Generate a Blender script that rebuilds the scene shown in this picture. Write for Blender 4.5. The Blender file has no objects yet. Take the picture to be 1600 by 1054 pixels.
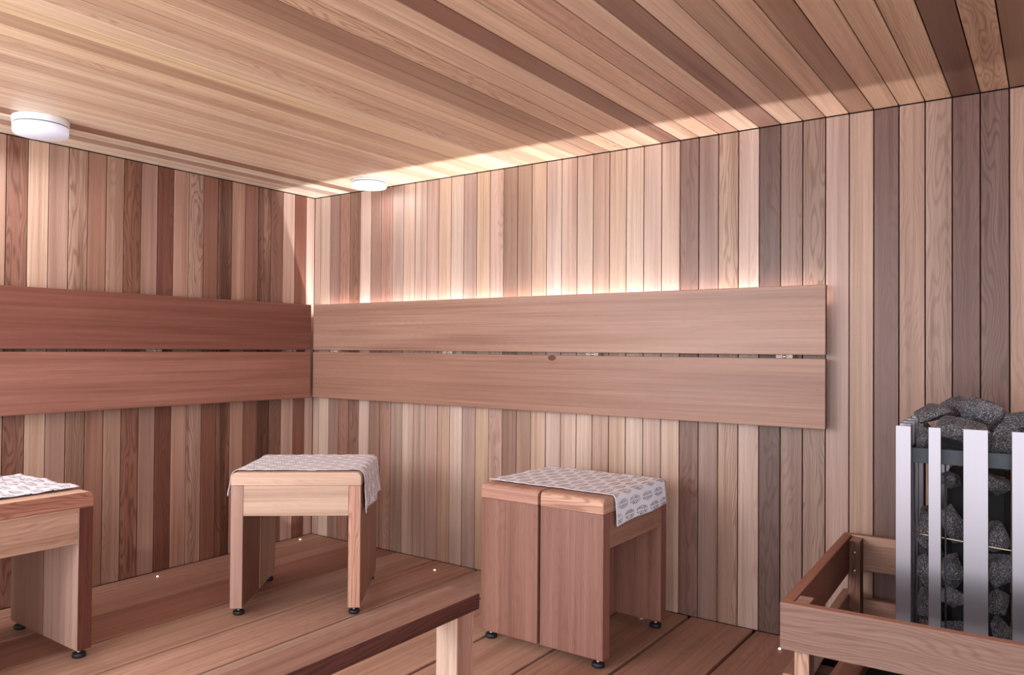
import bpy, bmesh, math, random
from mathutils import Vector, Matrix, noise
R = math.radians
SC = bpy.context.scene
COL = SC.collection

# ------------------------------------------------------------------ camera
CAM_F, CAM_YAW, CAM_PITCH, CAM_ROLL = 1198.218, 0.61364, 0.01407, 0.00748
CAM_LOC = Vector((3.39607, -2.8838, 1.045))
fwd = Vector((-math.sin(CAM_YAW)*math.cos(CAM_PITCH), math.cos(CAM_YAW)*math.cos(CAM_PITCH), math.sin(CAM_PITCH)))
rgt0 = Vector((math.cos(CAM_YAW), math.sin(CAM_YAW), 0)); up0 = rgt0.cross(fwd)
rgt = rgt0*math.cos(CAM_ROLL) + up0*math.sin(CAM_ROLL)
upv = -rgt0*math.sin(CAM_ROLL) + up0*math.cos(CAM_ROLL)
cd = bpy.data.cameras.new('camera'); cam = bpy.data.objects.new('camera', cd); COL.objects.link(cam)
cd.sensor_width = 36; cd.lens = CAM_F/1600*36; cd.clip_start = 0.02
m = Matrix((rgt, upv, -fwd)).transposed().to_4x4(); m.translation = CAM_LOC
cam.matrix_world = m
SC.camera = cam

# ------------------------------------------------------------------ light
SC.view_settings.view_transform = 'Standard'; SC.view_settings.look = 'None'
SC.view_settings.gamma = 1; SC.view_settings.use_curve_mapping = False
SC.view_settings.exposure = 0.15
w = bpy.data.worlds.new('world'); SC.world = w; w.use_nodes = True
w.node_tree.nodes['Background'].inputs[0].default_value = (0.95, 0.96, 1.0, 1)
w.node_tree.nodes['Background'].inputs[1].default_value = 2.75

def area(name, loc, target, sx, sy, power, color):
    d = bpy.data.lights.new(name, 'AREA'); d.shape = 'RECTANGLE'; d.size = sx; d.size_y = sy
    d.energy = power; d.color = color
    o = bpy.data.objects.new(name, d); COL.objects.link(o); o.location = loc
    o.rotation_euler = (Vector(target)-Vector(loc)).to_track_quat('-Z', 'Y').to_euler()
    return o
# daylight through the glass front of the cabin, to the left of the camera
area('window_light', (0.75, -3.75, 1.45), (1.5, 0.0, 0.9), 1.5, 1.0, 44, (1.0, 0.97, 0.97))
# led tape behind the long backrest, shining up the wall
led = area('backrest_led_light', (1.40, -0.0065, 1.208), (1.40, -0.0065, 2.0), 2.62, 0.005, 18.0, (0.97, 0.97, 1.0))

# ------------------------------------------------------------------ helpers
def lin(c):
    out = []
    for v in c[:3]:
        v = max(0.0, v)/255.0
        out.append(v/12.92 if v <= 0.04045 else ((v+0.055)/1.055)**2.4)
    return out

def albedo(c):
    # reflectance of the wood: the colour seen, less the warmth that comes from light bouncing between cedar faces
    c = lin(c); l = 0.2126*c[0] + 0.7152*c[1] + 0.0722*c[2]
    e = 0.69 + 0.25*max(0.0, min(1.0, (0.22-l)/0.14))
    return [min(0.9, 1.08*l*(v/l)**e) for v in c]

def setp(o, label=None, cat=None, group=None, kind=None):
    if label: o['label'] = label
    if cat: o['category'] = cat
    if group: o['group'] = group
    if kind: o['kind'] = kind
    return o

def obj(name, bm, mat, parent=None, smooth=False):
    me = bpy.data.meshes.new(name)
    bm.normal_update()
    bm.to_mesh(me); bm.free()
    if smooth:
        for p in me.polygons: p.use_smooth = True
    mats = mat if isinstance(mat, (list, tuple)) else [mat]
    for mm in mats: me.materials.append(mm)
    o = bpy.data.objects.new(name, me); COL.objects.link(o)
    if parent: o.parent = parent
    return o

def empty(name, loc, rz=0, label=None, cat=None, group=None):
    o = bpy.data.objects.new(name, None); COL.objects.link(o)
    o.empty_display_size = 0.1
    o.location = loc; o.rotation_euler = (0, 0, rz)
    return setp(o, label, cat, group)

def newbm():
    bm = bmesh.new()
    bm.loops.layers.uv.new('UVMap'); bm.loops.layers.color.new('bcol') if False else bm.loops.layers.float_color.new('bcol')
    return bm

def board(bm, x0, x1, y0, y1, z0, z1, col, fig=0.3, bev=0.002, axis=None, faces=None, round_ends=None, rnd=None, fpart=None):
    """a plank: U runs along the grain (metres), V across it, colour per plank (sRGB 0..255), alpha = figure strength."""
    rnd = rnd or random
    uvl = bm.loops.layers.uv['UVMap']; cl = bm.loops.layers.float_color['bcol']
    t = bmesh.new()
    bmesh.ops.create_cube(t, size=1)
    S = Vector((x1-x0, y1-y0, z1-z0)); Cc = Vector(((x0+x1)/2, (y0+y1)/2, (z0+z1)/2))
    for v in t.verts: v.co = Vector((v.co.x*S.x, v.co.y*S.y, v.co.z*S.z)) + Cc
    ax = axis if axis is not None else max(range(3), key=lambda i: S[i])
    if round_ends:
        rax, rad = round_ends
        es = [e for e in t.edges if all(v.co.z > Cc.z for v in e.verts) and abs(e.verts[0].co[rax]-e.verts[1].co[rax]) < 1e-6]
        bmesh.ops.bevel(t, geom=es, offset=rad, segments=6, profile=0.5, affect='EDGES')
    if bev:
        es = [e for e in t.edges if len(e.link_faces) == 2 and e.calc_face_angle(0) > 0.6]
        bmesh.ops.bevel(t, geom=es, offset=bev, segments=2, profile=0.5, affect='EDGES')
    t.normal_update()
    ou, ov = rnd.uniform(0, 50), rnd.uniform(0, 50)
    base = albedo(col)
    vm = {}
    for v in t.verts: vm[v] = bm.verts.new(v.co)
    others = [i for i in range(3) if i != ax]
    for f in t.faces:
        try: nf = bm.faces.new([vm[v] for v in f.verts])
        except ValueError: continue
        n = f.normal
        c = base; fg = fig
        if faces:
            for key, val in faces.items():
                a, s = 'xyz'.index(key[1]), (1 if key[0] == '+' else -1)
                if n[a]*s > 0.75: c = albedo(val[0]); fg = val[1]
        d = max(range(3), key=lambda i: abs(n[i]))
        for lp in nf.loops:
            p = lp.vert.co
            if d == ax:   # end grain
                u, v = p[others[0]]*0.7, p[others[1]]
            else:
                q = others[0] if others[1] == d else others[1]
                u, v = p[ax], p[q] + p[d]*0.6
            lp[uvl].uv = (u+ou, v+ov)
            lp[cl] = (c[0], c[1], c[2], fg)
    t.free()

def lathe(bm, prof, seg=24, cx=0, cy=0):
    rings = []
    for r, z in prof:
        if r < 1e-6: rings.append([bm.verts.new((cx, cy, z))])
        else: rings.append([bm.verts.new((cx+r*math.cos(2*math.pi*k/seg), cy+r*math.sin(2*math.pi*k/seg), z)) for k in range(seg)])
    for a, b in zip(rings, rings[1:]):
        for k in range(seg):
            q = (k+1) % seg
            if len(a) == 1 and len(b) == 1: continue
            if len(a) == 1: vs = [a[0], b[q], b[k]]
            elif len(b) == 1: vs = [a[k], a[q], b[0]]
            else: vs = [a[k], a[q], b[q], b[k]]
            bm.faces.new(vs)
    bmesh.ops.recalc_face_normals(bm, faces=bm.faces)

def tube(bm, pts, r, seg=8):
    pts = [Vector(p) for p in pts]; rings = []
    for i, p in enumerate(pts):
        d = (pts[min(i+1, len(pts)-1)] - pts[max(i-1, 0)]).normalized()
        a = d.orthogonal().normalized() if abs(d.z) > .99 else d.cross(Vector((0, 0, 1))).normalized()
        b = d.cross(a)
        rings.append([bm.verts.new(p + a*r*math.cos(2*math.pi*k/seg) + b*r*math.sin(2*math.pi*k/seg)) for k in range(seg)])
    for a, b in zip(rings, rings[1:]):
        for k in range(seg): bm.faces.new([a[k], a[(k+1) % seg], b[(k+1) % seg], b[k]])
    bm.faces.new(rings[0][::-1]); bm.faces.new(rings[-1])
    bmesh.ops.recalc_face_normals(bm, faces=bm.faces)

# ------------------------------------------------------------------ materials
def mat(name):
    m = bpy.data.materials.new(name); m.use_nodes = True
    nt = m.node_tree; b = nt.nodes['Principled BSDF']
    return m, nt, b
def N(nt, typ, **kw):
    n = nt.nodes.new(typ)
    for k, v in kw.items(): setattr(n, k, v)
    return n
def mth(nt, op, a, b=None, c=None, clamp=False):
    n = nt.nodes.new('ShaderNodeMath'); n.operation = op; n.use_clamp = clamp
    for i, v in enumerate((a, b, c)):
        if v is None: continue
        if isinstance(v, (int, float)): n.inputs[i].default_value = v
        else: nt.links.new(v, n.inputs[i])
    return n.outputs[0]
def ramp(nt, src, stops):
    r = nt.nodes.new('ShaderNodeValToRGB'); e = r.color_ramp.elements
    while len(e) > 1: e.remove(e[-1])
    for i, (p, c) in enumerate(stops):
        k = e[0] if i == 0 else e.new(p)
        k.position = p; k.color = (c, c, c, 1) if isinstance(c, (int, float)) else (*c, 1)
    nt.links.new(src, r.inputs[0]); return r.outputs[0]

def wood_material(name, rough=0.42, spec=0.5):
    m, nt, b = mat(name)
    L = nt.links.new
    uv = N(nt, 'ShaderNodeUVMap', uv_map='UVMap').outputs[0]
    at = N(nt, 'ShaderNodeAttribute', attribute_name='bcol')
    fig = at.outputs['Alpha']
    def nz(sx, sy, scale, detail, rgh=0.55, dist=0.0):
        mp = N(nt, 'ShaderNodeMapping'); mp.inputs['Scale'].default_value = (sx, sy, 1)
        L(uv, mp.inputs[0])
        n = N(nt, 'ShaderNodeTexNoise'); n.noise_dimensions = '2D'
        n.inputs['Scale'].default_value = scale; n.inputs['Detail'].default_value = detail
        n.inputs['Roughness'].default_value = rgh; n.inputs['Distortion'].default_value = dist
        L(mp.outputs[0], n.inputs['Vector']); return n.outputs[0]
    fine = nz(2.2, 420, 1.0, 3)            # hairline grain
    mid = nz(0.9, 70, 1.0, 3)              # growth bands
    broad = nz(0.7, 14, 1.0, 2)            # tone drift across a plank
    pores = nz(30, 900, 1.0, 2)
    # cathedral figure: rings of a slowly warped field
    warp = nz(1.3, 9, 1.0, 2.5)
    sep = N(nt, 'ShaderNodeSeparateXYZ'); L(uv, sep.inputs[0])
    fld = mth(nt, 'ADD', mth(nt, 'MULTIPLY', warp, 16.0), mth(nt, 'MULTIPLY', sep.outputs[1], 70.0))
    ring = mth(nt, 'SINE', mth(nt, 'MULTIPLY', fld, 6.283))
    ring = ramp(nt, mth(nt, 'MULTIPLY_ADD', ring, 0.5, 0.5), [(0, 1.0), (0.55, 0.97), (0.85, 0.72), (1, 0.60)])
    f1 = ramp(nt, fine, [(0.25, 0.78), (0.5, 1.0), (0.75, 1.12)])
    f2 = ramp(nt, mid, [(0.25, 0.80), (0.5, 1.0), (0.75, 1.12)])
    f3 = ramp(nt, broad, [(0.25, 0.80), (0.5, 1.0), (0.75, 1.14)])
    f4 = ramp(nt, pores, [(0.3, 0.95), (0.6, 1.02)])
    g = mth(nt, 'MULTIPLY', mth(nt, 'MULTIPLY', f1, f2), mth(nt, 'MULTIPLY', f3, f4))
    # ring amount by figure
    rg = mth(nt, 'ADD', 1.0, mth(nt, 'MULTIPLY', mth(nt, 'MINIMUM', fig, 1.0), mth(nt, 'SUBTRACT', ring, 1.0)))
    g = mth(nt, 'MULTIPLY', g, rg)
    # heartwood streaks on a few planks only (figure above 1)
    st = ramp(nt, nz(0.8, 22, 1.0, 3, 0.5, 0.6), [(0.40, 1.0), (0.50, 0.50), (0.62, 0.24)])
    sa = mth(nt, 'MULTIPLY', mth(nt, 'SUBTRACT', fig, 1.0), 2.0, clamp=True)
    g = mth(nt, 'MULTIPLY', g, mth(nt, 'ADD', 1.0, mth(nt, 'MULTIPLY', sa, mth(nt, 'SUBTRACT', st, 1.0))))
    # darker grain is also redder: raise the colour to a power channelwise
    cr = N(nt, 'ShaderNodeCombineColor')
    L(mth(nt, 'POWER', g, 0.85), cr.inputs[0]); L(mth(nt, 'POWER', g, 1.1), cr.inputs[1]); L(mth(nt, 'POWER', g, 1.2), cr.inputs[2])
    mx = N(nt, 'ShaderNodeMix', data_type='RGBA', blend_type='MULTIPLY'); mx.inputs[0].default_value = 1
    L(at.outputs['Color'], mx.inputs[6]); L(cr.outputs[0], mx.inputs[7])
    L(mx.outputs[2], b.inputs['Base Color'])
    rr = mth(nt, 'MULTIPLY_ADD', mid, 0.16, rough-0.08); L(rr, b.inputs['Roughness'])
    b.inputs['Specular IOR Level'].default_value = spec
    bp = N(nt, 'ShaderNodeBump'); bp.inputs['Strength'].default_value = 0.12; bp.inputs['Distance'].default_value = 0.002
    L(mth(nt, 'ADD', fine, mth(nt, 'MULTIPLY', rg, 0.5)), bp.inputs['Height']); L(bp.outputs[0], b.inputs['Normal'])
    return m
WOOD = wood_material('cedar_wood')
WOODR = wood_material('cedar_wood_matt', rough=0.55, spec=0.35)

def plain(name, col, rough=0.5, metal=0.0, nscale=None, namp=0.2, spec=0.5):
    m, nt, b = mat(name)
    c = lin(col)
    b.inputs['Base Color'].default_value = (*c, 1); b.inputs['Roughness'].default_value = rough
    b.inputs['Metallic'].default_value = metal; b.inputs['Specular IOR Level'].default_value = spec
    if nscale:
        n = N(nt, 'ShaderNodeTexNoise'); n.inputs['Scale'].default_value = nscale; n.inputs['Detail'].default_value = 4
        tc = N(nt, 'ShaderNodeTexCoord'); nt.links.new(tc.outputs['Object'], n.inputs['Vector'])
        r = ramp(nt, n.outputs[0], [(0.3, tuple(x*(1-namp) for x in c)), (0.7, tuple(min(1, x*(1+namp)) for x in c))])
        nt.links.new(r, b.inputs['Base Color'])
    return m
GROOVE = plain('groove_shadow_gap', (38, 24, 19), 0.9, nscale=20)
BLACKRUB = plain('black_rubber', (26, 28, 33), 0.5, nscale=60)
SCREW = plain('zinc_screw', (190, 186, 184), 0.35, 0.9, nscale=80, namp=.08)
DARKSTEEL = plain('dark_steel', (52, 58, 66), 0.45, 0.3, nscale=40, namp=.15)
WHITEPL = plain('white_opal_plastic', (238, 238, 242), 0.3, nscale=10, namp=.02)
TILE = plain('dark_stone_floor', (48, 42, 40), 0.7, nscale=12)
BRASS = plain('bright_wire', (226, 206, 176), 0.3, 0.7, nscale=30, namp=.05)
CLIP = plain('pale_pine_batten', (205, 180, 160), 0.6, nscale=30, namp=.1)

def emis(name, col, s):
    m, nt, b = mat(name)
    b.inputs['Base Color'].default_value = (*lin(col), 1)
    b.inputs['Emission Color'].default_value = (*lin(col), 1); b.inputs['Emission Strength'].default_value = s
    return m
LEDM = emis('led_lens', (255, 245, 245), 6.0)
LAMPG = emis('lamp_diffuser_glow', (222, 226, 245), 0.35)
LEDT = emis('led_tape_glow', (255, 244, 244), 2.0)

def steel():
    m, nt, b = mat('brushed_steel')
    b.inputs['Base Color'].default_value = (*lin((160, 154, 161)), 1); b.inputs['Metallic'].default_value = 1.0
    tc = N(nt, 'ShaderNodeTexCoord'); mp = N(nt, 'ShaderNodeMapping'); mp.inputs['Scale'].default_value = (500, 500, 3)
    nt.links.new(tc.outputs['Object'], mp.inputs[0])
    n = N(nt, 'ShaderNodeTexNoise'); n.inputs['Scale'].default_value = 1; n.inputs['Detail'].default_value = 3
    nt.links.new(mp.outputs[0], n.inputs['Vector'])
    nt.links.new(mth(nt, 'MULTIPLY_ADD', n.outputs[0], 0.12, 0.26), b.inputs['Roughness'])
    bp = N(nt, 'ShaderNodeBump'); bp.inputs['Strength'].default_value = 0.04; bp.inputs['Distance'].default_value = 0.001
    nt.links.new(n.outputs[0], bp.inputs['Height']); nt.links.new(bp.outputs[0], b.inputs['Normal'])
    return m
STEEL = steel()

def stone_mat():
    m, nt, b = mat('grey_sauna_stone')
    tc = N(nt, 'ShaderNodeTexCoord')
    def nz(s, d, r=0.6):
        n = N(nt, 'ShaderNodeTexNoise'); n.inputs['Scale'].default_value = s; n.inputs['Detail'].default_value = d
        n.inputs['Roughness'].default_value = r; nt.links.new(tc.outputs['Object'], n.inputs['Vector']); return n.outputs[0]
    a = nz(320, 4, .7); c = nz(26, 3)
    col = ramp(nt, a, [(0.36, lin((34, 35, 39))), (0.48, lin((84, 83, 89))), (0.58, lin((142, 140, 146))), (0.70, lin((228, 226, 230)))])
    tint = ramp(nt, c, [(0.35, (0.62, 0.63, 0.68)), (0.6, (1.0, 0.97, 0.95))])
    mx = N(nt, 'ShaderNodeMix', data_type='RGBA', blend_type='MULTIPLY'); mx.inputs[0].default_value = 1
    nt.links.new(col, mx.inputs[6]); nt.links.new(tint, mx.inputs[7]); nt.links.new(mx.outputs[2], b.inputs['Base Color'])
    b.inputs['Roughness'].default_value = 0.75
    bp = N(nt, 'ShaderNodeBump'); bp.inputs['Strength'].default_value = 0.7; bp.inputs['Distance'].default_value = 0.003
    nt.links.new(mth(nt, 'ADD', a, mth(nt, 'MULTIPLY', nz(90, 4), 2.0)), bp.inputs['Height']); nt.links.new(bp.outputs[0], b.inputs['Normal'])
    return m
STONE = stone_mat()

def towel_mat():
    """pale cotton printed with rows of fern-like sprigs (UV in metres)"""
    m, nt, b = mat('printed_cotton_towel'); L = nt.links.new
    uv = N(nt, 'ShaderNodeUVMap', uv_map='UVMap'); sep = N(nt, 'ShaderNodeSeparateXYZ'); L(uv.outputs[0], sep.inputs[0])
    U, V = sep.outputs[0], sep.outputs[1]
    PW, PH = 0.092, 0.042
    row = mth(nt, 'FLOOR', mth(nt, 'DIVIDE', V, PH))
    off = mth(nt, 'MULTIPLY', mth(nt, 'MODULO', row, 2.0), 0.5)
    u = mth(nt, 'SUBTRACT', mth(nt, 'FRACT', mth(nt, 'ADD', mth(nt, 'DIVIDE', U, PW), off)), 0.5)
    v = mth(nt, 'SUBTRACT', mth(nt, 'FRACT', mth(nt, 'DIVIDE', V, PH)), 0.5)
    av = mth(nt, 'ABSOLUTE', v)
    env = mth(nt, 'MULTIPLY', mth(nt, 'SQRT', mth(nt, 'MAXIMUM', mth(nt, 'SUBTRACT', 0.17, mth(nt, 'MULTIPLY', u, u)), 0.0)), 0.92)
    inside = mth(nt, 'LESS_THAN', av, env)
    ph = mth(nt, 'FRACT', mth(nt, 'ADD', mth(nt, 'MULTIPLY', u, 8.0), mth(nt, 'MULTIPLY', av, -3.4)))
    stroke = mth(nt, 'GREATER_THAN', ph, 0.46)
    away = mth(nt, 'GREATER_THAN', av, 0.045)
    leaf = mth(nt, 'MULTIPLY', mth(nt, 'MULTIPLY', inside, stroke), away)
    wob = N(nt, 'ShaderNodeTexNoise'); wob.noise_dimensions = '2D'; wob.inputs['Scale'].default_value = 55; L(uv.outputs[0], wob.inputs['Vector'])
    leaf = mth(nt, 'MULTIPLY', leaf, ramp(nt, wob.outputs[0], [(0.32, 0.35), (0.6, 0.95)]))
    mx = N(nt, 'ShaderNodeMix', data_type='RGBA')
    mx.inputs[6].default_value = (*lin((240, 242, 255)), 1); mx.inputs[7].default_value = (*lin((46, 46, 60)), 1)
    L(leaf, mx.inputs[0]); L(mx.outputs[2], b.inputs['Base Color'])
    b.inputs['Roughness'].default_value = 0.9; b.inputs['Specular IOR Level'].default_value = 0.15
    wv = N(nt, 'ShaderNodeTexNoise'); wv.noise_dimensions = '2D'; wv.inputs['Scale'].default_value = 700; L(uv.outputs[0], wv.inputs['Vector'])
    bp = N(nt, 'ShaderNodeBump'); bp.inputs['Strength'].default_value = 0.3; bp.inputs['Distance'].default_value = 0.001
    L(wv.outputs[0], bp.inputs['Height']); L(bp.outputs[0], b.inputs['Normal'])
    return m
TOWEL = towel_mat()
HEM = plain('white_cotton_hem', (226, 222, 232), 0.9, nscale=300, namp=.05, spec=.1)

# ------------------------------------------------------------------ room
W0, X0, Y0, HC = 0.07897, 0.04908, 0.05838, 1.882
XR, YF = 4.40, -3.75     # right wall, open glass front
GAP = 0.0034
rw = random.Random(7)

right_cols = [(205,165,145),(215,180,155),(163,120,105),(176,118,98),(150,108,88),(215,176,157),(160,117,98),(185,132,112),(182,146,128),(214,175,152),
 (205,167,147),(200,155,137),(210,166,138),(214,180,160),(188,150,135),(210,166,133),(210,166,146),(163,120,100),(183,140,115),(210,166,138),
 (212,176,158),(210,167,147),(210,171,148),(195,147,123),(210,167,138),(212,176,150),(205,162,142),(206,162,138),(138,100,88),(158,120,106),
 (182,138,112),(200,160,142),(102,74,65),(148,113,99),(162,122,103),(190,147,132),(195,147,122),(124,91,82),(182,133,110),(174,130,110),
 (114,80,71),(120,86,76),(192,142,118)]
right_fig = {3:.5, 4:.9, 7:.5, 16:.5, 17:.15, 28:.6, 30:.9, 31:.35, 32:.7, 33:.5, 34:.9, 37:.3, 38:.4, 39:.6, 40:.5, 41:.9, 42:.4}
left_cols = [(205,160,140),(132,82,66),(200,156,136),(138,95,80),(160,113,90),(142,94,77),(180,127,103),(132,90,72),(134,86,69),(190,147,127),
 (184,131,109),(112,68,55),(164,116,99),(148,98,78),(172,125,102),(158,106,86),(182,138,114),(178,131,111),(205,161,132),(148,99,81),(185,136,111)]
left_fig = {3:.8, 4:1.45, 5:.2, 7:1.4, 9:1.15, 11:.7, 13:1.15, 14:.4, 16:1.25, 19:1.1}
ceil_cols = [(214,182,165),(205,172,156),(176,138,124),(214,182,164),(142,92,74),(208,170,150),(210,172,148),(205,165,140),(196,150,126),(206,166,140),
 (200,158,132),(188,142,118),(204,164,138),(196,150,122),(204,160,130),(184,136,108),(208,166,132),(204,162,134),(192,146,120),(184,134,108),
 (196,148,120),(190,140,114),(160,110,88),(148,98,78),(186,134,108),(186,134,110),(188,136,112),(118,74,61),(184,130,106),(188,132,106),
 (172,114,94),(188,136,114),(122,78,66),(180,128,106),(154,102,82),(184,128,104),(138,88,70),(176,118,94),(182,124,98),(176,120,94),
 (96,60,48),(170,114,88),(112,72,54)]
ceil_fig = {13:.6, 18:.7, 24:.9, 29:.3, 30:.3, 41:.8, 39:.4}
pool = [(206,166,146),(190,144,122),(165,120,100),(146,104,88),(182,134,110),(120,84,72),(200,156,132)]

def wallcol(cols, i):
    if i < len(cols): return cols[i]
    return tuple(c + rw.uniform(-6, 6) for c in rw.choice(pool))

def wall_boards(name, fn, a0, pitch, end, cols, figs, length_box, boost=1.0):
    bm = newbm()
    # dark backing behind the tongue and groove joints
    a, i = 0.0, 0
    nxt = a0
    while a < end - 0.005:
        b = min(nxt, end)
        c = wallcol(cols, i)
        f = figs.get(i, rw.uniform(0.0, 0.12))
        fn(bm, a + GAP/2, b - GAP/2, tuple(v*boost for v in c), f)
        a = b; nxt = b + pitch; i += 1
    return setp(obj(name, bm, WOOD), kind='structure')

def fr(bm, a, b, c, f):
    c = tuple(v*0.95 for v in c)
    board(bm, a, b, 0, 0.014, 0.0, HC-0.003, c, f, 0.0016, axis=2, rnd=rw)
wall_boards('wall_back', fr, X0, W0, XR, right_cols, right_fig, None)
def fl(bm, a, b, c, f): board(bm, -0.014, 0, -b, -a, 0.0, HC-0.003, c, f, 0.0016, axis=2, rnd=rw)
wall_boards('wall_left', fl, Y0, W0, -YF, left_cols, left_fig, None)
def fc(bm, a, b, c, f):
    c = (c[0]*1.15, c[1]*1.23, c[2]*1.17)
    board(bm, a, b, YF, -0.002, HC, HC+0.014, c, f, 0.0016, axis=1, rnd=rw)
wall_boards('ceiling', fc, X0, W0, XR, ceil_cols, ceil_fig, None)
def frr(bm, a, b, c, f): board(bm, XR, XR+0.014, -b, -a, -0.16, HC-0.003, c, f, 0.0016, axis=2, rnd=rw)
wall_boards('wall_right', frr, Y0, W0, 1.45, [], {}, None)

def slab(name, x0, x1, y0, y1, z0, z1, mt):
    bm = newbm(); board(bm, x0, x1, y0, y1, z0, z1, (38, 24, 19), 0, 0, rnd=rw)
    return setp(obj(name, bm, mt), kind='structure')
slab('wall_back_backing', -0.06, XR+0.06, 0.0145, 0.05, -0.16, HC+0.05, GROOVE)
slab('wall_left_backing', -0.05, -0.0145, YF, 0.0145, -0.16, HC+0.05, GROOVE)
slab('wall_right_backing', XR+0.0145, XR+0.05, -1.45, 0.0145, -0.16, HC+0.05, GROOVE)
slab('ceiling_backing', -0.0145, XR+0.0145, YF, 0.0145, HC+0.0145, HC+0.05, GROOVE)

# floor: heavy duckboard planks on a dark sub-floor
edges = [0.0, 0.111, 0.375, 0.645, 0.907, 1.17, 1.44, 1.71, 1.975, 2.23, 2.485, 2.742]
fcols = [(172,118,98),(168,112,92),(150,94,78),(176,124,102),(182,126,106),(176,130,112),(178,124,102),(176,122,100),(160,106,86),(164,108,88),(158,102,84)]
bm = newbm(); rf = random.Random(3)
for i in range(11):
    g = 0.009 if i < 6 else 0.012
    board(bm, edges[i]+g/2+(0.001 if i else 0), edges[i+1]-g/2, YF, -0.003, -0.036, 0.0, (fcols[i][0]*1.03, fcols[i][1]*1.06, fcols[i][2]*1.05), rf.uniform(.1, .35), 0.0035, axis=1, rnd=rf)
board(bm, 2.805, 2.885, YF, -0.003, -0.036, 0.0, (150,98,78), .3, 0.004, axis=1, rnd=rf)
setp(obj('floor', bm, WOODR), kind='structure')
slab('floor_base', -0.014, XR+0.014, YF, 0.014, -0.22, -0.16, TILE)
bm = newbm()   # joists carrying the planks
for y in (-3.4, -2.8, -2.2, -1.6, -1.0, -0.5, -0.12):
    board(bm, 0.0, 2.885, y-0.03, y+0.03, -0.16, -0.0362, (90,58,44), .2, 0.001, rnd=rf)
setp(obj('trim_1', bm, WOODR), kind='structure')

# ------------------------------------------------------------------ backrests
def batten(parent, loc, axis):
    bm = newbm(); x, y, z0, z1 = loc
    if axis == 'y': board(bm, x-0.03, x+0.03, -0.0315, -0.0005, z0, z1, (214,190,172), .15, 0.001, axis=2, rnd=rf)
    else: board(bm, 0.0005, 0.0315, y-0.03, y+0.03, z0, z1, (190,160,140), .15, 0.001, axis=2, rnd=rf)
    o = obj('batten', bm, WOODR, parent)
    bm = bmesh.new(); lathe(bm, [(0, .0), (.0035, .0), (.004, -.001), (.0055, -.001), (.0065, .0012), (.0055, .003), (0.0, .003)][::-1], 16)
    s = obj('screw', bm, SCREW, o, True)
    if axis == 'y': s.rotation_euler = (R(90), 0, 0); s.location = (x, -0.0317, 1.022)
    else: s.rotation_euler = (0, R(90), 0); s.location = (0.0317, y, 1.022)
    return o

back = empty('backrest', (0, 0, 0), 0, 'long pale cedar backrest of two boards on the wall behind the stools', 'backrest')
rb = random.Random(11)
def dark_top(): return {}
for z0, z1, c, ov in ((1.0295, 1.277, (174,122,99), 4), (0.769, 1.0165, (162,110,88), 8)):
    bm = newbm()
    board(bm, 0.067, 2.748, -0.060, -0.032, z0, z1, c, .12, 0.002, axis=0, rnd=rb, faces={'+x': ((92,56,42), .2)})
    obj('backrest_board', bm, WOOD, back)
for x in (0.205, 1.005, 1.803, 2.599):
    batten(back, (x, 0, 0.79, 1.19), 'y')
bm = newbm(); board(bm, 0.09, 2.735, -0.0105, -0.0025, 1.200, 1.205, (230,230,235), 0, 0, rnd=rb)
obj('led_tape', bm, LEDT, back)['label'] = 'white led tape glowing behind the top board'
# dark knot on the lower board's top edge
bm = bmesh.new(); bmesh.ops.create_uvsphere(bm, u_segments=16, v_segments=8, radius=1)
for v in bm.verts: v.co = Vector((v.co.x*0.020, v.co.y*0.0012, v.co.z*0.012))
k = obj('knot', bm, plain('dark_knot', (96, 58, 46), .6, nscale=120), back, True); k.location = (1.62, -0.0602, 1.005); k['label'] = 'small dark knot'

backl = empty('backrest', (0, 0, 0), 0, 'dark reddish cedar backrest of two boards on the left wall', 'backrest')
for z0, z1, c in ((1.0285, 1.276, (122,72,60)), (0.766, 1.0165, (158,98,82))):
    bm = newbm()
    board(bm, 0.032, 0.060, -3.30, -0.069, z0, z1, c, .12, 0.002, axis=1, rnd=rb)
    obj('backrest_board', bm, WOOD, backl)
for y in (-0.176, -0.946, -1.74, -2.54, -3.2):
    batten(backl, (0, y, 0.79, 1.25), 'x')

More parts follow.
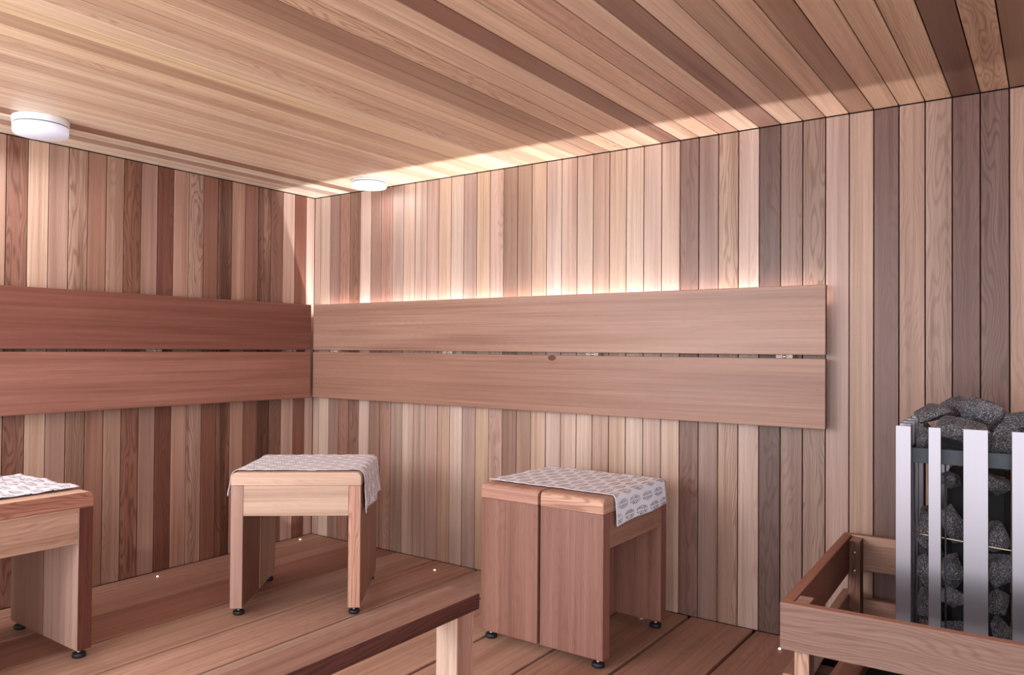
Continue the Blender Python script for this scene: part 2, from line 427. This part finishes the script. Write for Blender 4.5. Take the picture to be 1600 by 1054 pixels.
# ------------------------------------------------------------------ stools
def make_stool(loc, rz, label, top, apr, panels, edge_plus=None, seed=1):
    rs = random.Random(seed)
    t = empty('stool', loc, rz, label, 'stool', None)
    h = 0.2495
    for k, s in enumerate((-1, 1)):
        y0, y1 = (-h, -0.0055) if s < 0 else (0.0055, h)
        bm = newbm(); c = top[k]
        board(bm, -h-0.001, h+0.001, y0, y1, 0.5045, 0.555, c[0], c[1], 0.0025, axis=0, round_ends=(0, 0.021), rnd=rs,
              faces=(c[2] if len(c) > 2 else None))
        obj('top_board', bm, WOOD, t)
        for e in (-1, 1):
            x0, x1 = (-h, -h+0.047) if e < 0 else (h-0.047, h)
            bm = newbm(); c = panels[(e, s)]
            board(bm, x0, x1, y0, y1, 0.030, 0.504, c[0], c[1], 0.002, axis=2, rnd=rs, faces=(c[2] if len(c) > 2 else None))
            obj('side_panel', bm, WOOD, t)
            bm = bmesh.new(); fx, fy = e*(h-0.026), s*(h-0.03)
            lathe(bm, [(0, 0), (.018, 0), (.0215, .003), (.0215, .012), (.019, .0155), (0, .0155)], 24, fx, fy)
            ft = obj('foot', bm, BLACKRUB, t, True)
            bm = bmesh.new(); lathe(bm, [(0, .0155), (.0065, .0155), (.0065, .020), (.0045, .021), (.0045, .0298), (0, .0298)], 12, fx, fy)
            obj('stem', bm, SCREW, ft, True)
        bm = newbm(); c = apr[k]
        ya, yb = (-h+0.001, -h+0.033) if s < 0 else (h-0.033, h-0.001)
        board(bm, -h+0.0475, h-0.0475, ya, yb, 0.387, 0.5040, c[0], c[1], 0.0015, axis=0, rnd=rs)
        obj('apron', bm, WOOD, t)
    return t

PN = (178,124,104)
# stool by the left wall, partly out of frame: local x -> world +Y, local -y -> world +X
make_stool((0.505, -1.824, 0.0003), R(90), 'cedar stool cut by the left edge, with reddish grained top edge', 
    [((200,128,100), .25, {'-y': ((188,112,88), 1.0), '+z': ((226,180,150), .2)}), ((214,168,140), .3)],
    [((186,134,108), .4), ((180,126,104), .3)],
    {(1,-1): ((196,152,132), .12, {'-y': ((92,48,38), .6)}), (1,1): ((150,108,92), .15), (-1,-1): ((176,124,104), .2), (-1,1): ((170,118,98), .2)}, seed=5)
# middle stool, turned towards the camera
make_stool((0.837, -0.723, 0.0003), R(38.1), 'cedar stool turned at an angle in the corner, with a pale apron board', 
    [((212,166,138), .22), ((214,166,138), .25)],
    [((202,162,134), .1), ((206,156,130), .3)],
    {(-1,-1): ((140,96,80), .15, {'-y': ((176,126,108), .1), '+x': ((128,84,70), .2)}), (1,-1): ((160,106,86), .3, {'-y': ((202,136,110), .8)}),
     (-1,1): ((186,134,110), .25), (1,1): ((160,106,86), .3)}, seed=6)
# right stool
make_stool((1.953, -0.416, 0.0003), R(90), 'reddish cedar stool showing its two-plank side, between corner stool and stove', 
    [((196,134,108), .25, {'-x': ((204,142,112), 1.0)}), ((190,126,104), .2)],
    [((160,104,84), .35), ((170,116,96), .3)],
    {(-1,-1): ((140,94,80), .25, {'-y': ((140,84,70), .3)}), (-1,1): ((140,94,79), .25), (1,-1): ((150,98,82), .25, {'-y': ((140,84,70), .4)}), (1,1): ((150,98,82), .25)}, seed=9)

# ------------------------------------------------------------------ towels
def towel(loc, rz, s0, s1, t0, t1, ztop, edge_lo, edge_hi, label, seed, skew=None, uvrot=False, amp=0.0011, rad=0.020, sk2=0.0):
    """cloth lying on a seat; s runs across, past edge_hi / edge_lo it bends down. s,t in metres of cloth."""
    rnd = random.Random(seed); bm = bmesh.new(); uvl = bm.loops.layers.uv.new('UVMap')
    ns, ntt = 76, 56; grid = []
    def path(s):
        # returns (x, z, nx, nz)
        for e, sg in ((edge_hi, 1), (edge_lo, -1)):
            d = (s - e)*sg + rad
            if d > 0:
                q = rad*math.pi/2
                if d < q:
                    a = d/rad
                    return (e + sg*(-rad + rad*math.sin(a)), ztop - rad + rad*math.cos(a), sg*math.sin(a), math.cos(a))
                return (e, ztop - rad - (d-q), sg, 0.0)
        return (s, ztop, 0, 1)
    for i in range(ns+1):
        row = []
        for j in range(ntt+1):
            f, g = i/ns, j/ntt
            t = t0 + (t1-t0)*g
            a, b = s0, s1
            if skew: a += skew[0]*(1-g) + skew[1]*g; b += skew[2]*(1-g) + skew[3]*g
            s = a + (b-a)*f
            x, z, nx, nz = path(s)
            hang = max(0, ztop - rad - z)
            p = Vector((f*9 + seed, g*7, seed*1.7))
            wv = noise.noise(p*0.55)*2.0 + noise.noise(p*1.5)*0.8
            edge = max(0, 1 - min(g, 1-g)*16)
            off = 0.0022 + max(0.0, amp*(1.2+wv)) + edge*0.0022*(1+noise.noise(Vector((f*22, g*3, seed))))
            off += hang*(0.10 + 0.05*math.sin(g*9 + seed)) + (hang*0.25)**2
            tt = t + sk2*hang*(1 if g > .5 else -1)*abs(g-.5)*2 + 0.004*noise.noise(Vector((f*5, seed, 0)))
            row.append((bm.verts.new((x + nx*off, tt, z + nz*off)), s, t))
        grid.append(row)
    for i in range(ns):
        for j in range(ntt):
            vs = [grid[i][j], grid[i+1][j], grid[i+1][j+1], grid[i][j+1]]
            f = bm.faces.new([v[0] for v in vs])
            hem = (j < 2 or j > ntt-3)
            for lp, v in zip(f.loops, vs):
                lp[uvl].uv = (v[1]+1.0, v[2]+1.0) if not uvrot else (v[2]+1.0, v[1]+1.0)
            f.material_index = 1 if (j < 1 or j > ntt-2) else 0
    bmesh.ops.recalc_face_normals(bm, faces=bm.faces)
    o = obj('towel', bm, [TOWEL, HEM], None, True)
    md = o.modifiers.new('thickness', 'SOLIDIFY'); md.thickness = 0.0018; md.offset = 1
    o.location = loc; o.rotation_euler = (0, 0, rz)
    return setp(o, label, 'towel')

# right stool: cloth x axis = world X (hangs over the +X apron side)
towel((1.953, -0.416, 0), 0, -0.262, 0.335, -0.186, 0.214, 0.5550, -9, 0.2515, 'pale leaf-print towel on the right stool, hanging over its stove side', 2, skew=(0, 0.01, 0.01, 0.0), sk2=0.10, rad=0.004, uvrot=True)
towel((0.837, -0.723, 0), R(38.1), -0.335, 0.40, -0.222, 0.205, 0.5552, -0.2515, 0.2515, 'leaf-print towel draped over both ends of the angled corner stool', 3, skew=(0, .03, 0, 0), sk2=0.25)
towel((0.505, -1.824, 0), 0, -0.262, 0.190, -0.23, 0.232, 0.5550, -9, 9, 'crumpled leaf-print towel lying flat on the stool cut by the left edge', 5, amp=0.0035)

# ------------------------------------------------------------------ hand rail in the foreground
rail = empty('hand_rail', (2.10, -2.2, 0), 0, 'low cedar hand rail on a square post in the foreground', 'railing')
rr_ = random.Random(21)
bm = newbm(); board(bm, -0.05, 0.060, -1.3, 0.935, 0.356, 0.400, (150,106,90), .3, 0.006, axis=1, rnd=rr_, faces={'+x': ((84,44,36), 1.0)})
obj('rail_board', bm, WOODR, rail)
for y in (0.87, -0.9):
    bm = newbm(); board(bm, -0.018, 0.052, y-0.022, y+0.048, 0.0005, 0.3555, (200,160,136), .2, 0.003, axis=2, rnd=rr_, faces={'+x': ((184,124,104), .6), '-y': ((204,166,142), .15)})
    obj('post', bm, WOODR, rail)

# ------------------------------------------------------------------ stove guard
GR = R(2.1)
gd = empty('stove_guard', (2.839, -0.925, 0), GR, 'wooden guard rail frame around the sauna heater', 'guard rail')
rg_ = random.Random(31)
GW, GD = 0.78, 0.890
def gpart(name, x0, x1, y0, y1, z0, z1, c, f=.4, ax=None, faces=None, parent=gd):
    bm = newbm(); board(bm, x0, x1, y0, y1, z0, z1, c, f, 0.003, axis=ax, rnd=rg_, faces=faces); return obj(name, bm, WOODR, parent)
gpart('upper_rail', 0, GW, 0, 0.028, 0.302, 0.418, (134,98,84), .5, 0, {'+z': ((168,106,84), .2)})
gpart('upper_rail', 0, GW, GD-0.028, GD, 0.300, 0.418, (186,134,110), .4, 0)
gpart('upper_rail', 0, 0.028, 0.0285, GD-0.0285, 0.300, 0.418, (122,72,56), .3, 1, {'+z': ((158,98,78), .2)})
gpart('upper_rail', GW-0.028, GW, 0.0285, GD-0.0285, 0.300, 0.418, (150,100,82), .3, 1)
gpart('lower_rail', 0.0, GW, GD-0.028, GD, 0.090, 0.205, (168,112,90), .3, 0)
gpart('lower_rail', 0.0, 0.028, 0.0285, GD-0.0285, 0.150, 0.232, (168,118,98), .3, 1)
gpart('lower_rail', GW-0.028, GW, 0.0285, GD-0.0285, 0.150, 0.232, (168,118,98), .3, 1)
for (px, py) in ((0.0285, 0.0285), (0.0285, GD-0.0285-0.062), (GW-0.0285-0.036, 0.0285), (GW-0.0285-0.036, GD-0.0285-0.062)):
    front = py < 0.1
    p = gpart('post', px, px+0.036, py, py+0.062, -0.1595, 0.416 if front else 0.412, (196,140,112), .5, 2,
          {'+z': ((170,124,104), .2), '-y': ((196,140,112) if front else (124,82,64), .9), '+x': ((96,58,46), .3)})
    if not front:
        for z in (0.372, 0.312):
            bm = bmesh.new(); lathe(bm, [(0, .0), (.0028, .0), (.003, -.001), (.0045, -.001), (.0055, .001), (.0045, .0022), (0, .0022)][::-1], 14)
            s = obj('screw', bm, SCREW, p, True); s.rotation_euler = (R(90), 0, 0); s.location = (px+0.018, py-0.0003, z)

# ------------------------------------------------------------------ heater
SX, SY, SR = 3.050, -0.590, R(2.0)
hs = empty('sauna_heater', (SX, SY, -0.16), SR, 'tall open steel slat sauna heater filled with grey stones', 'sauna heater')
D = 0.37; ZT = 0.845 + 0.16
def box(bm, x0, x1, y0, y1, z0, z1, bev=0.001):
    t = bmesh.ops.create_cube(bm, size=1)
    for v in t['verts']: v.co = Vector(((x0+x1)/2 + v.co.x*(x1-x0), (y0+y1)/2 + v.co.y*(y1-y0), (z0+z1)/2 + v.co.z*(z1-z0)))
def hpart(name, boxes, mt, label=None):
    bm = bmesh.new()
    for b in boxes: box(bm, *b)
    bmesh.ops.bevel(bm, geom=list(bm.edges), offset=0.0007, segments=1, affect='EDGES')
    o = obj(name, bm, mt, hs)
    if label: o['label'] = label
    return o
def channel(x0, x1, y0, y1, side):
    """a folded U profile slat, open towards the stones"""
    th = 0.002; dp = 0.020; z0, z1 = 0.365, ZT
    if side == 'f': return [(x0, x1, y0, y0+th, z0, z1), (x0, x0+th, y0+th, y0+dp, z0, z1), (x1-th, x1, y0+th, y0+dp, z0, z1)]
    if side == 'b': return [(x0, x1, y1-th, y1, z0, z1), (x0, x0+th, y1-dp, y1-th, z0, z1), (x1-th, x1, y1-dp, y1-th, z0, z1)]
    if side == 'l': return [(x0, x0+th, y0, y1, z0, z1), (x0+th, x0+0.030, y0, y0+th, z0, z1), (x0+th, x0+0.030, y1-th, y1, z0, z1)]
    return [(x1-th, x1, y0, y1, z0, z1), (x1-0.030, x1-th, y0, y0+th, z0, z1), (x1-0.030, x1-th, y1-th, y1, z0, z1)]
spans = [(0.0, 0.037), (0.078, 0.107), (0.1575, 0.2125), (0.263, 0.292), (0.333, 0.370)]
for k, (a, b) in enumerate(spans):
    hpart('slat', channel(a, b, 0, 0, 'f'), STEEL); hpart('slat', channel(a, b, 0, D, 'b'), STEEL)
for a, b in ((0.082, 0.110), (0.166, 0.206), (0.262, 0.290)):
    hpart('slat', channel(0, 0, a, b, 'l'), STEEL); hpart('slat', channel(0, D, a, b, 'r'), STEEL)
def ring(z0, z1, i=0.0225, th=0.003):
    return [(i, D-i, i, i+th, z0, z1), (i, D-i, D-i-th, D-i, z0, z1), (i, i+th, i+th, D-i-th, z0, z1), (D-i-th, D-i, i+th, D-i-th, z0, z1)]
hpart('band', ring(0.905, 0.945, 0.031), DARKSTEEL, 'dark grey steel band near the top')
hpart('band', ring(0.365, 0.395, 0.031), DARKSTEEL)
hpart('base', [(0.02, D-0.02, 0.02, D-0.02, 0.055, 0.275)], BLACKRUB)
for x in (0.045, D-0.045):
    for y in (0.045, D-0.045):
        hpart('leg', [(x-0.012, x+0.012, y-0.012, y+0.012, 0.0003, 0.055)], BLACKRUB)
bm = bmesh.new()
for p in ((0.040, 0.040), (0.115, 0.038), (D-0.04, 0.04), (0.04, D-0.04), (D-0.04, D-0.04)): tube(bm, [(p[0], p[1], 0.2755), (p[0], p[1], 0.905)], 0.0022)
obj('basket_rod', bm, DARKSTEEL, hs, True)
bm = bmesh.new()
tube(bm, [(0.055 + 0.27*i/14, 0.040 + 0.004*math.sin(i*.5), 0.712 - 0.0012*i) for i in range(15)], 0.0018)
obj('wire', bm, BRASS, hs, True)['label'] = 'thin bright wire across the stones'
bm = bmesh.new()   # added black box: blocks the see-through, stands for shade between the stones
box(bm, 0.112, 0.258, 0.13, 0.30, 0.2755, 0.88)
bmesh.ops.bevel(bm, geom=list(bm.edges), offset=0.012, segments=2, affect='EDGES')
obj('dark_filler', bm, plain('black_filler', (14, 13, 13), .8, nscale=30), hs)

# stones ------------------------------------------------------------
stone_n = [0]
def stone(lx, ly, z, sx, sy, sz, label, seed, group='grey sauna stones in the heater', tilt=(0, 0, 0), lim=None):
    rnd = random.Random(seed); bm = bmesh.new()
    pts = []
    for i in range(13):
        v = Vector((rnd.gauss(0, 1), rnd.gauss(0, 1), rnd.gauss(0, 1))).normalized()
        pts.append(bm.verts.new(v*rnd.uniform(0.86, 1.08)))
    r = bmesh.ops.convex_hull(bm, input=bm.verts)
    bmesh.ops.delete(bm, geom=[v for v in bm.verts if not v.link_faces], context='VERTS')
    bmesh.ops.bevel(bm, geom=list(bm.edges), offset=0.055, segments=2, profile=0.5, affect='EDGES')
    bmesh.ops.triangulate(bm, faces=bm.faces)
    bmesh.ops.subdivide_edges(bm, edges=bm.edges, cuts=2, use_grid_fill=True)
    o_ = Vector((seed*3.1, seed*1.7, 0))
    bm.normal_update()
    for v in bm.verts:
        p = v.co*2.2 + o_
        v.co += v.normal*(noise.fractal(p, 0.7, 2.2, 4)*0.06)
    lim = lim or (0.0445, D-0.0445, 0.0448, 0.127)
    Rm = Matrix.Rotation(tilt[2], 3, 'Z') @ Matrix.Rotation(tilt[1], 3, 'Y') @ Matrix.Rotation(tilt[0], 3, 'X')
    for v in bm.verts: v.co = Rm @ Vector((v.co.x*sx/2, v.co.y*sy/2, v.co.z*sz/2))
    for v in bm.verts:   # stones settle inside the cage
        if z + v.co.z < 0.70:
            v.co.x = min(max(v.co.x, lim[0]-lx), lim[1]-lx); v.co.y = min(max(v.co.y, lim[2]-ly), lim[3]-ly)
        elif z + v.co.z < 0.86:
            v.co.x = min(max(v.co.x, 0.0445-lx), D-0.0445-lx); v.co.y = min(max(v.co.y, 0.0448-ly), D-0.0445-ly)
    o = obj('sauna_stone', bm, STONE, None, False)
    o.rotation_euler = (0, 0, SR)
    c, s = math.cos(SR), math.sin(SR)
    o.location = (SX + lx*c - ly*s, SY + lx*s + ly*c, z)
    return setp(o, label, 'stone', group)

A, B_, C_, D_ = 0.070, 0.130, 0.236, 0.315
F = 0.086
top = [
 (0.056, 0.085, 0.798, .080, .085, .090, 'speckled grey stone at the top left of the heater, beside the corner slat', 101, (.2,.1,.3)),
 (0.158, 0.085, 0.834, .135, .090, .082, 'largest angular grey stone, above the narrow and wide front slats', 102, (.1,.35,.1)),
 (0.078, 0.165, 0.864, .110, .10, .070, 'flat topped grey stone at the left end of the pile crest', 103, (.2,-.2,.5)),
 (0.186, 0.176, 0.884, .120, .10, .075, 'brownish grey stone at the very crest of the stone pile', 104, (.1,.25,.2)),
 (0.290, 0.205, 0.848, .110, .09, .070, 'dark stone on the right shoulder of the pile behind the wide slat', 105, (.3,.1,.9)),
 (0.248, 0.085, 0.812, .100, .085, .120, 'pointed grey stone hanging down between the wide slat and next slat', 106, (.1,-.25,.2)),
 (0.347, 0.110, 0.840, .090, .09, .080, 'dark grey stone on top at the right edge of the photo', 107, (.4,.2,.2)),
 (0.130, 0.085, 0.758, .060, .06, .040, 'small stone wedged above the dark band beside the narrow slat', 108, (.1,.4,.1)),
 (0.058, 0.262, 0.800, .085, .085, .08, 'grey stone at the back left corner of the heater top', 109, (.3,.3,.1)),
 (0.132, 0.268, 0.868, .11, .09, .08, 'grey stone at the back of the heater top behind the crest', 110, (.6,.1,.1)),
 (0.245, 0.290, 0.830, .10, .09, .08, 'grey stone at the back right of the heater top', 111, (.2,.7,.1)),
]
for x, y, z, a, b, c, lb, sd, tl in top: stone(x, y, z, a*1.13, b*1.1, c*1.13, lb, sd, tilt=tl)
gaps = {'A': ('in the gap between the corner slat and narrow slat', A, [(.560,.115),(.445,.100),(.350,.100),(.262,.09),(.18,.085),(.10,.08),(.02,.08),(-.05,.07)]),
        'B': ('in the gap between the narrow slat and wide slat', B_, [(.700,.045),(.590,.125),(.455,.090),(.385,.050),(.285,.115),(.185,.09),(.10,.08),(.02,.08),(-.05,.07)]),
        'C': ('in the gap right of the wide slat', C_, [(.700,.065),(.560,.085),(.478,.105),(.393,.075),(.318,.080),(.235,.085),(.15,.085),(.07,.08),(-.02,.08)]),
        'D': ('behind the slat at the right edge of the photo', D_, [(.665,.09),(.575,.09),(.49,.09),(.405,.085),(.32,.085),(.235,.085),(.15,.085),(.07,.08),(-.02,.08)])}
ordn = ['topmost', 'second', 'third', 'fourth', 'fifth', 'sixth', 'seventh', 'eighth', 'ninth', 'tenth']
sd = 200
for key, (txt, gx, lst) in gaps.items():
    for i, (z, hgt) in enumerate(lst):
        if z < 0.17: continue
        sd += 1; rr = random.Random(sd)
        if z < 0.24: lb = 'dark grey stone low in the heater, mostly hidden by the front guard rail'; gp = 'low stones behind the guard rail'
        else: lb = '%s stone down %s' % (ordn[i], txt); gp = 'grey sauna stones in the heater'
        stone(gx + rr.uniform(-.006, .006), F + rr.uniform(-.004, .008), z, (.070 if key in 'AD' else rr.uniform(.078, .086)), .076, hgt*1.12, lb, sd, gp, (rr.uniform(-.15, .15), rr.uniform(-.2, .2), rr.uniform(0, 1)))
# a looser second layer seen deep between the front ones
for i, x in enumerate((0.066, 0.306)):
    for j in range(2, 8):
        if i == 0 and j == 7: continue
        for_y = (0.165, 0.265)
        sd += 1; rr = random.Random(sd)
        for yy in for_y:
          sd += 1
          stone(x, yy + rr.uniform(-.004, .004), 0.0 + j*0.094, .070, .088, .090, 'grey stone deeper in the heater, half hidden behind the front stones', sd, 'inner stones behind the front layer', (rr.uniform(-.2, .2), rr.uniform(-.2, .2), rr.uniform(0, 3)), ((0.0445, 0.110, 0.13, 0.32) if i == 0 else (0.260, D-0.0445, 0.13, 0.32)))

# ------------------------------------------------------------------ ceiling lamps
def ceiling_lamp(x, y, rad, h1, h2, label, glow, watts=3.0):
    t = empty('ceiling_lamp', (x, y, HC), 0, label, 'ceiling lamp')
    bm = bmesh.new(); lathe(bm, [(0, -0.0005), (rad*.985, -0.0005), (rad, -0.004), (rad*.99, -h1+.003), (rad*.97, -h1), (0, -h1)], 56)
    obj('mounting_ring', bm, WHITEPL, t, True)
    bm = bmesh.new(); lathe(bm, [(0, -h1), (rad*.945, -h1), (rad*.945, -h1-.0035), (0, -h1-.0035)], 56)
    obj('groove_shade', bm, DARKSTEEL, t, True)  # dark grey ring puts the shade of the groove between tiers into colour
    h1 += 0.0035
    bm = bmesh.new(); lathe(bm, [(0, -h1), (rad*.96, -h1), (rad*.975, -h1-.001), (rad*.965, -h1-h2+.006), (rad*.93, -h1-h2), (0, -h1-h2-.002)], 56)
    o = obj('diffuser', bm, glow, t, True)
    d = bpy.data.lights.new('ceiling_lamp_light', 'AREA'); d.shape = 'DISK'; d.size = rad*1.7; d.energy = watts; d.color = (1.0, 0.95, 0.95)
    l = bpy.data.objects.new('ceiling_lamp_light', d); COL.objects.link(l); l.location = (x, y, HC-h1-h2-0.004)
    return t
def mats_auto(): pass
ceiling_lamp(0.333, -1.578, 0.094, 0.025, 0.032, 'round white ceiling lamp near the left edge, nearer the camera', LAMPG)
ceiling_lamp(0.585, -0.150, 0.090, 0.010, 0.020, 'small round white ceiling lamp over the room corner', LAMPG, 0.7)

# ------------------------------------------------------------------ floor lights
for x, y, lb in ((0.088, -0.956, 'tiny glowing floor light along the left wall, left of the corner stool'),
                 (0.065, -0.133, 'tiny glowing floor light in the room corner, seen under the angled stool'),
                 (1.025, -0.134, 'tiny glowing floor light between the angled stool and the right stool'),
                 (2.084, -0.131, 'tiny glowing floor light under the right stool'),
                 (2.615, -0.136, 'tiny glowing floor light beside the stove guard corner')):
    t = empty('floor_light', (x, y, 0.0), 0, lb, 'floor light', 'star lights set in the floor')
    bm = bmesh.new(); lathe(bm, [(0, .0002), (.006, .0002), (.006, .0012), (.0045, .0018), (0, .0018)], 16)
    obj('rim', bm, SCREW, t, True)
    bm = bmesh.new(); lathe(bm, [(0, .0018), (.0042, .0018), (.0036, .0042), (.002, .0052), (0, .0055)], 16)
    obj('lens', bm, LEDM, t, True)
    d = bpy.data.lights.new('floor_light_beam', 'SPOT'); d.energy = 0.55; d.spot_size = R(95); d.spot_blend = 1.0
    d.shadow_soft_size = 0.004; d.color = (1.0, 0.93, 0.95)
    o = bpy.data.objects.new('floor_light_beam', d); COL.objects.link(o); o.location = (x, y, 0.010); o.rotation_euler = (R(180), 0, 0)
